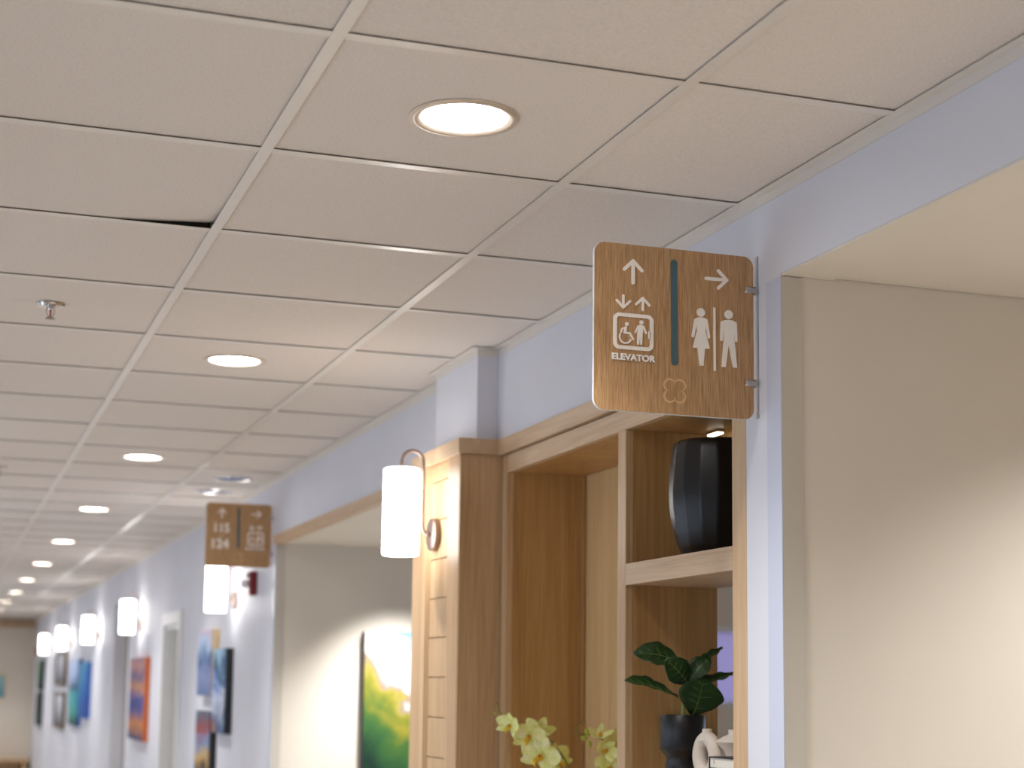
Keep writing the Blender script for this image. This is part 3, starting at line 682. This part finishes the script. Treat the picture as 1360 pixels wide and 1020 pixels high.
dpart('casing', B(XW-0.020, XW-0.0003, DOOR_Y[1], DOOR_Y[1]+CW, 0, DOOR_Z+CW), 'white_trim', bevel=0.003)
dpart('casing', B(XW-0.020, XW-0.0003, DOOR_Y[0]+.0005, DOOR_Y[1]-.0005, DOOR_Z, DOOR_Z+CW), 'white_trim', bevel=0.003)
dpart('door_handle', MB().tube([(XW+0.075, DOOR_Y[0]+0.10, 1.0), (XW+0.03, DOOR_Y[0]+0.10, 1.0), (XW+0.025, DOOR_Y[0]+0.12, 1.0), (XW+0.025, DOOR_Y[0]+0.22, 1.0)], 0.009), 'nickel', smooth=True)

# ---------------------------------------------------------------- things on the shelves
# ribbed black vase
vx, vy = 1.712, 3.50
v_ = thing('ribbed_vase', 'large glossy black ribbed vase on the upper shelf', 'vase', (vx, vy, SH))
prof = [(0.060, 0.0005), (0.073, 0.006), (0.086, 0.030), (0.098, 0.070), (0.1055, 0.115), (0.107, 0.150), (0.1045, 0.200), (0.100, 0.245), (0.0975, 0.262), (0.093, 0.271), (0.086, 0.275), (0.078, 0.273), (0.078, 0.250), (0.080, 0.10), (0.05, 0.012), (0.0005, 0.010)]
vs = MB(); n = 128; pv, pf = [], []
for r, z in prof:
    for k in range(n):
        a = 2*math.pi*k/n; w8 = 2*math.pi/n*8; da = (a % w8)-w8/2; rib = math.cos(w8/2)/math.cos(da)*1.02
        pv.append((r*rib*math.cos(a), r*rib*math.sin(a), z))
for i in range(len(prof)-1):
    for k in range(n): pf.append((i*n+k, i*n+(k+1) % n, (i+1)*n+(k+1) % n, (i+1)*n+k))
pf.append(tuple(range(n-1, -1, -1))); pf.append(tuple((len(prof)-1)*n+k for k in range(n)))
vs.add(pv, pf).build('ribbed_body', 'black_gloss', v_, loc=(0, 0, 0), smooth=True)

# fiddle leaf plant in a black pedestal planter
px, py = 1.656, 3.56
pl = thing('potted_plant', 'green leafy plant in a black pedestal planter on the lower shelf', 'plant', (px, py, SL))
MB().lathe([(0.0005, 0.0006), (0.047, 0.0006), (0.047, 0.004), (0.041, 0.030), (0.037, 0.048), (0.040, 0.056), (0.051, 0.068), (0.053, 0.072), (0.053, 0.147), (0.0515, 0.149), (0.049, 0.147), (0.049, 0.134), (0.0005, 0.132)], n=48, close=False).build('planter', 'black_satin', pl, loc=(0, 0, 0), smooth=True)
MB().lathe([(0.0005, 0.1325), (0.0485, 0.1345), (0.0485, 0.137), (0.0005, 0.142)], n=24, close=False).build('soil', 'soil', pl, loc=(0, 0, 0))
MB().tube([(0, 0, 0.14), (0.004, 0.002, 0.19), (0.010, 0.0, 0.245), (0.012, 0.004, 0.275)], [0.005, 0.0045, 0.004, 0.003]).build('trunk', 'stem', pl, loc=(0, 0, 0), smooth=True)
def leaf(par, base_, tip, width, nrm, arch=0.012, fold=0.10, curl=0.0):
    P0, P1 = Vector(base_), Vector(tip); ax = (P1-P0); Ln = ax.length; ax.normalize()
    N = Vector(nrm); N = (N-ax*N.dot(ax)).normalized(); Sd = ax.cross(N)
    nu, nv = 12, 9; vs_, fs_ = [], []; mid = []
    for i in range(nu+1):
        t = i/nu; wd = width*(max(0.0, math.sin(math.pi*min(1, (0.06+0.92*t))**1.15))**0.75)*(0.72+0.5*t if t < 0.62 else 1.03)
        c0 = P0+ax*Ln*t+N*(arch*math.sin(math.pi*t)-curl*t*t); mid.append(c0+N*0.0006)
        for j in range(nv):
            s_ = 2*j/(nv-1)-1
            rip = 0.0022*math.sin(t*22+s_*2.0)*abs(s_)
            vs_.append(c0+Sd*(s_*wd/2)+N*(fold*wd*abs(s_)**1.4+rip))
    for i in range(nu):
        for j in range(nv-1): a = i*nv+j; fs_.append((a, a+1, a+nv+1, a+nv))
    o = MB().add(vs_, fs_).build('leaf', 'leaf', par, loc=(0, 0, 0), smooth=True)
    so = o.modifiers.new('thickness', 'SOLIDIFY'); so.thickness = 0.0009
    mv = MB().tube(mid[:-1], [0.0013*(1-0.7*k/nu) for k in range(nu)], 6)
    for i in range(2, nu-1, 2):
        for j, s_ in ((0, -1), (nv-1, 1)):
            e = Vector(vs_[min(nu, i+1)*nv+(2 if j == 0 else nv-3)]); mv.tube([mid[i], (mid[i]+e)/2+N*0.0004, e+N*0.0005], 0.0005, 5)
    mv.build('midrib', 'vein', o, loc=(0, 0, 0), smooth=True)
lp = lambda x, z, dy=0.0: (x-px, dy, z-SL)
leaf(pl, lp(1.640, 1.695, -.01), lp(1.497, 1.731, -.03), 0.058, (0.15, -0.55, 1), 0.006, 0.16)
leaf(pl, lp(1.660, 1.770, .01), lp(1.545, 1.803, .02), 0.075, (-0.1, -0.75, 0.7), 0.010, 0.08, 0.012)
leaf(pl, lp(1.664, 1.728, -.01), lp(1.596, 1.782, -.035), 0.062, (-0.35, -1, 0.15), 0.010, 0.10)
leaf(pl, lp(1.668, 1.730, -.005), lp(1.716, 1.786, -.02), 0.052, (-0.55, -0.8, 0.35), 0.010, 0.14)
leaf(pl, lp(1.690, 1.772, .01), lp(1.767, 1.812, .015), 0.034, (-0.45, -0.3, 0.9), -0.004, 0.18)
leaf(pl, lp(1.672, 1.732, .005), lp(1.786, 1.752, -.01), 0.046, (-0.1, -0.35, 1), -0.008, 0.14)
leaf(pl, lp(1.668, 1.655, -.03), lp(1.684, 1.738, -.052), 0.118, (0.05, -1, 0.15), 0.006, 0.06)
leaf(pl, lp(1.676, 1.722, .012), lp(1.700, 1.738, .09), 0.070, (0, -0.4, 1), 0.012, 0.10)

# ring-shaped vase, small vase on books
rv = thing('ring_vase', 'cream ceramic vase with a hole through its body beside the planter', 'vase', (1.668, 3.455, SL), rotz=math.radians(-80))
R_, r_ = 0.0305, 0.0172; nn, mm = 40, 18; vs_, fs_ = [], []
for i in range(nn):
    a = 2*math.pi*i/nn
    for j in range(mm):
        b_ = 2*math.pi*j/mm
        vs_.append(((R_+r_*math.cos(b_))*math.cos(a), r_*0.92*math.sin(b_), 0.0585+(R_*1.28+r_*math.cos(b_))*math.sin(a)))
for i in range(nn):
    for j in range(mm): fs_.append((i*mm+j, i*mm+(j+1) % mm, ((i+1) % nn)*mm+(j+1) % mm, ((i+1) % nn)*mm+j))
MB().add(vs_, fs_).build('ring_body', 'ceramic', rv, loc=(0, 0, 0), smooth=True)
MB().lathe([(0.0175, 0.094), (0.0135, 0.103), (0.0118, 0.112), (0.0112, 0.1195), (0.0098, 0.120), (0.0085, 0.1185), (0.008, 0.105)], n=24).build('neck', 'ceramic', rv, loc=(0, 0, 0), smooth=True)
MB().lathe([(0.0005, 0.0004), (0.016, 0.0004), (0.018, 0.004), (0.012, 0.010)], n=24).build('foot', 'ceramic', rv, loc=(0, 0, 0), smooth=True)
def book(label, x0, x1, y0, y1, z0, z1, cover):
    t = thing('book', label, 'book', ((x0+x1)/2, (y0+y1)/2, z0), 'books lying on the lower shelf'); k = 0.0025
    part('cover', B(x0, x1, y0, y1, z0, z0+k).box(x0, x1, y0, y1, z1-k, z1).box(x0, x1, y1-k, y1, z0+k, z1-k), cover, t, bevel=0.001)
    part('pages', B(x0+.003, x1-.003, y0+.003, y1-k-.0003, z0+k+.0003, z1-k-.0003), 'pages', t)
    return t
book('grey book, lower of the two lying on the lower shelf', 1.590, 1.79, 3.164, 3.289, SL+.0005, SL+.0395, 'book_grey')
bt = book('black book with cream pages, upper of the two lying on the lower shelf', 1.588, 1.78, 3.164, 3.284, SL+.0400, SL+.066, 'book_black')
part('bookmark', B(1.5905, 1.5908, 3.262, 3.2645, SL+.050, SL+.058), 'bookmark', bt)
sv = thing('squat_vase', 'waisted cream ceramic vase with short neck behind the stacked books', 'vase', (1.706, 3.39, SL))
MB().lathe([(0.0005, 0.0004), (0.034, 0.0004), (0.039, 0.010), (0.034, 0.030), (0.020, 0.058), (0.026, 0.074), (0.041, 0.088), (0.0435, 0.0925), (0.040, 0.096), (0.028, 0.104), (0.0175, 0.108), (0.0155, 0.111), (0.0158, 0.119), (0.0145, 0.120), (0.0125, 0.118), (0.011, 0.105), (0.0005, 0.100)], n=40, close=False).build('body', 'ceramic', sv, loc=(0, 0, 0), smooth=True)

# orchids in the wide bay
oc = thing('potted_orchid', 'yellow green orchid with two arching sprays in the wide bookcase bay', 'plant', (1.70, 4.24, 1.1655))
L0 = oc.location
loc_ = lambda x, y, z: Vector((x, y, z))-L0
MB().lathe([(0.0005, 0.0004), (0.050, 0.0004), (0.052, 0.004), (0.068, 0.120), (0.070, 0.130), (0.064, 0.130), (0.060, 0.112), (0.0005, 0.110)], n=40, close=False).build('pot', 'pot_white', oc, loc=(0, 0, 0), smooth=True)
MB().lathe([(0.0005, 0.1105), (0.059, 0.1125), (0.0005, 0.120)], n=24, close=False).build('soil', 'soil', oc, loc=(0, 0, 0))
for a in range(5):
    an_ = a*1.256+0.4; leaf(oc, (0.012*math.cos(an_), 0.012*math.sin(an_), 0.116), (0.10*math.cos(an_), 0.15*math.sin(an_), 0.155), 0.05, (0, 0, 1), 0.035, 0.08)
def curve_pts(P_, n=6):
    out = []; P_ = [Vector(q) for q in P_]; Q_ = [P_[0]]+P_+[P_[-1]]
    for i in range(1, len(Q_)-2):
        for k in range(n):
            t = k/n; a, b_, c_, d_ = Q_[i-1], Q_[i], Q_[i+1], Q_[i+2]
            out.append(0.5*((2*b_)+(c_-a)*t+(2*a-5*b_+4*c_-d_)*t*t+(3*b_-a-3*c_+d_)*t**3))
    out.append(P_[-1]); return out
st1 = curve_pts([(0, 0, 0.115), loc_(1.690, 4.27, 1.40), loc_(1.655, 4.29, 1.50), loc_(1.600, 4.30, 1.575), loc_(1.535, 4.30, 1.603), loc_(1.470, 4.30, 1.630), loc_(1.449, 4.30, 1.674)])
MB().tube(st1, [0.0028*(1-0.6*k/len(st1)) for k in range(len(st1))], 8).build('flower_stem', 'stem', oc, loc=(0, 0, 0), smooth=True)
st2 = curve_pts([(0.01, -0.01, 0.115), loc_(1.745, 4.17, 1.42), loc_(1.736, 4.15, 1.52), loc_(1.700, 4.15, 1.575), loc_(1.655, 4.15, 1.592), loc_(1.630, 4.15, 1.590), loc_(1.620, 4.15, 1.611), loc_(1.637, 4.15, 1.626)])
MB().tube(st2, [0.0028*(1-0.6*k/len(st2)) for k in range(len(st2))], 8).build('flower_stem', 'stem', oc, loc=(0, 0, 0), smooth=True)
def petal_mesh(ang, ln, wd, cup, s_):
    nu, nv = 8, 7; vs_, fs_ = [], []
    ca, sa = math.cos(ang), math.sin(ang)
    for i in range(nu+1):
        t = i/nu; w_ = wd*math.sin(math.pi*(0.05+0.95*t)**0.8)**0.6 if t < 1 else 0.0
        if i == nu: w_ = wd*0.18
        for j in range(nv):
            q = 2*j/(nv-1)-1; u, v2 = t*ln, q*w_/2
            dep = -cup*(1-math.cos(t*1.5))+0.12*abs(q)**2*w_*0.6+0.0012*math.sin(9*t+3*q)
            vs_.append(((u*ca-v2*sa)*s_, dep*s_-0.001, (u*sa+v2*ca)*s_))
    for i in range(nu):
        for j in range(nv-1): a = i*nv+j; fs_.append((a, a+1, a+nv+1, a+nv))
    return MB().add(vs_, fs_)
def flower(pos, face, s_=1.0, roll=0.0, cup=0.010):
    s_ *= 1.42
    """moth orchid bloom: lip and column with three sepals and two broad petals"""
    f = Vector(face).normalized()
    lipm = MB().lathe([(0.0005, -0.004), (0.0045, -0.002), (0.0055, 0.003), (0.003, 0.008), (0.0005, 0.010)], n=12, close=False)
    lipm.v = [(a*s_, -c_*s_-0.002, b_*s_-0.002*s_) for a, b_, c_ in lipm.v]
    lipm.tube([(-0.001*s_, -0.006*s_, -0.003*s_), (-0.004*s_, -0.010*s_, -0.010*s_), (-0.001*s_, -0.011*s_, -0.017*s_)], [0.0045*s_, 0.004*s_, 0.001*s_], 8)
    fl = lipm.build('flower', 'lip', oc, loc=(0, 0, 0), smooth=True)
    q = f.to_track_quat('-Y', 'Z'); fl.rotation_mode = 'QUATERNION'
    from mathutils import Quaternion
    fl.rotation_quaternion = q @ Quaternion((0, 1, 0), roll); fl.location = Vector(pos)-L0
    for ang, ln, wd in ((90, 0.031, 0.022), (212, 0.030, 0.020), (328, 0.030, 0.020)):
        o = petal_mesh(math.radians(ang), ln, wd, cup, s_).build('sepal', 'petal', fl, loc=(0, 0, 0), smooth=True)
        o.modifiers.new('thickness', 'SOLIDIFY').thickness = 0.0006
    for ang in (14, 166):
        mb_ = petal_mesh(math.radians(ang), 0.033, 0.036, cup*0.8, s_); mb_.v = [(a, b_-0.0015, c_) for a, b_, c_ in mb_.v]
        o = mb_.build('petal', 'petal', fl, loc=(0, 0, 0), smooth=True); o.modifiers.new('thickness', 'SOLIDIFY').thickness = 0.0006
    sp = MB().lathe([(0.0005, 0), (0.002, 0.001), (0.0005, 0.0025)], n=8, close=False); sp.v = [(a*s_, (-c_-0.0105)*s_, b_*s_+0.001) for a, b_, c_ in sp.v]
    sp.build('column', 'lip_red', fl, loc=(0, 0, 0))
def bud(pos, s_=1.0, dirn=(0, -0.3, 1)):
    mb_ = MB().lathe([(0.0005, -0.007*s_), (0.0035*s_, -0.004*s_), (0.0046*s_, 0.0), (0.003*s_, 0.005*s_), (0.0005, 0.008*s_)], n=12, close=False)
    o = mb_.build('bud', 'bud', oc, loc=(0, 0, 0), smooth=True); o.location = Vector(pos)-L0; o.rotation_mode = 'QUATERNION'; o.rotation_quaternion = Vector(dirn).to_track_quat('Z', 'Y')
bud((1.443, 4.295, 1.644), 0.8, (-0.5, 0, 0.6)); bud((1.463, 4.295, 1.643), 0.5, (0.8, 0, 0.4)); bud((1.450, 4.30, 1.662), 0.5, (-0.6, 0, 0.7))
flower((1.484, 4.285, 1.612), (-0.75, -0.5, -0.1), 0.85, 0.3, 0.016)
flower((1.530, 4.270, 1.583), (-0.35, -1, -0.05), 1.05, 0.12, 0.008)
flower((1.578, 4.315, 1.600), (0.35, 0.55, 0.75), 0.95, -0.5, 0.010)
flower((1.560, 4.255, 1.530), (-0.55, -0.9, 0.05), 1.25, 0.35, 0.008)
flower((1.620, 4.290, 1.520), (0.45, -0.8, 0.25), 1.05, -0.4, 0.012)
flower((1.600, 4.260, 1.455), (-0.2, -1, 0), 1.2, 0.1, 0.010)
bud((1.649, 4.145, 1.598), 1.5, (-0.4, -0.3, 1)); bud((1.655, 4.14, 1.568), 1.4, (0.2, -0.5, -1)); bud((1.640, 4.14, 1.583), 1.6, (-1, -0.3, -0.1))
flower((1.688, 4.145, 1.588), (-0.15, -0.5, 0.85), 0.75, 0.2, 0.018)
flower((1.697, 4.125, 1.553), (-0.25, -1, -0.15), 0.72, 0.6, 0.030)
flower((1.735, 4.150, 1.570), (0.3, -1, 0.0), 1.0, -0.2, 0.010)
flower((1.712, 4.140, 1.505), (-0.3, -0.9, -0.2), 1.0, 0.4, 0.010)
flower((1.740, 4.160, 1.470), (0.1, -1, -0.2), 1.1, 0.0, 0.010)

# ---------------------------------------------------------------- accent spots of the side rooms
def accent(x, y, z, label, power, aim, size=math.radians(100), blend=1.0):
    t = thing('recessed_spot', label, 'ceiling light', (x, y, z))
    MB().lathe([(0.036, 0.010), (0.036, -0.0008), (0.048, -0.0035), (0.050, -0.0008), (0.050, -0.0003)], n=32, close=False).build('trim_ring', 'white_trim', t, loc=(0, 0, 0), smooth=True)
    MB().lathe([(0.0005, -0.0006), (0.0355, -0.0006), (0.0355, -0.0003), (0.0005, -0.0003)], n=24, close=False).build('lens', 'strobe', t, loc=(0, 0, 0))
    ld = bpy.data.lights.new('spot_beam', 'SPOT'); ld.energy = power; ld.spot_size = size; ld.spot_blend = blend; ld.shadow_soft_size = 0.05; ld.color = (1, 0.985, 0.96)
    lo = bpy.data.objects.new('spot_beam', ld); COL.objects.link(lo); lo.parent = t; lo.location = (0, 0, -0.012)
    lo.rotation_mode = 'QUATERNION'; lo.rotation_quaternion = Vector(aim).to_track_quat('-Z', 'Y')
accent(2.20, 7.66, SOF2, 'small recessed spot in the lounge ceiling above the mountain painting', SPOT_POWER*1.7, (0.0, 0.28, -1), math.radians(92))
accent(2.42, 2.15, SOF1, 'small recessed spot in the near alcove ceiling close to its far wall', SPOT_POWER*0.9, (0.05, 0.25, -1), math.radians(120))
accent(2.42, 0.60, SOF1, 'small recessed spot in the near alcove ceiling over its middle, added for bounce light', SPOT_POWER*1.4, (0, 0, -1), math.radians(110))  # unseen spot added to brighten the alcove
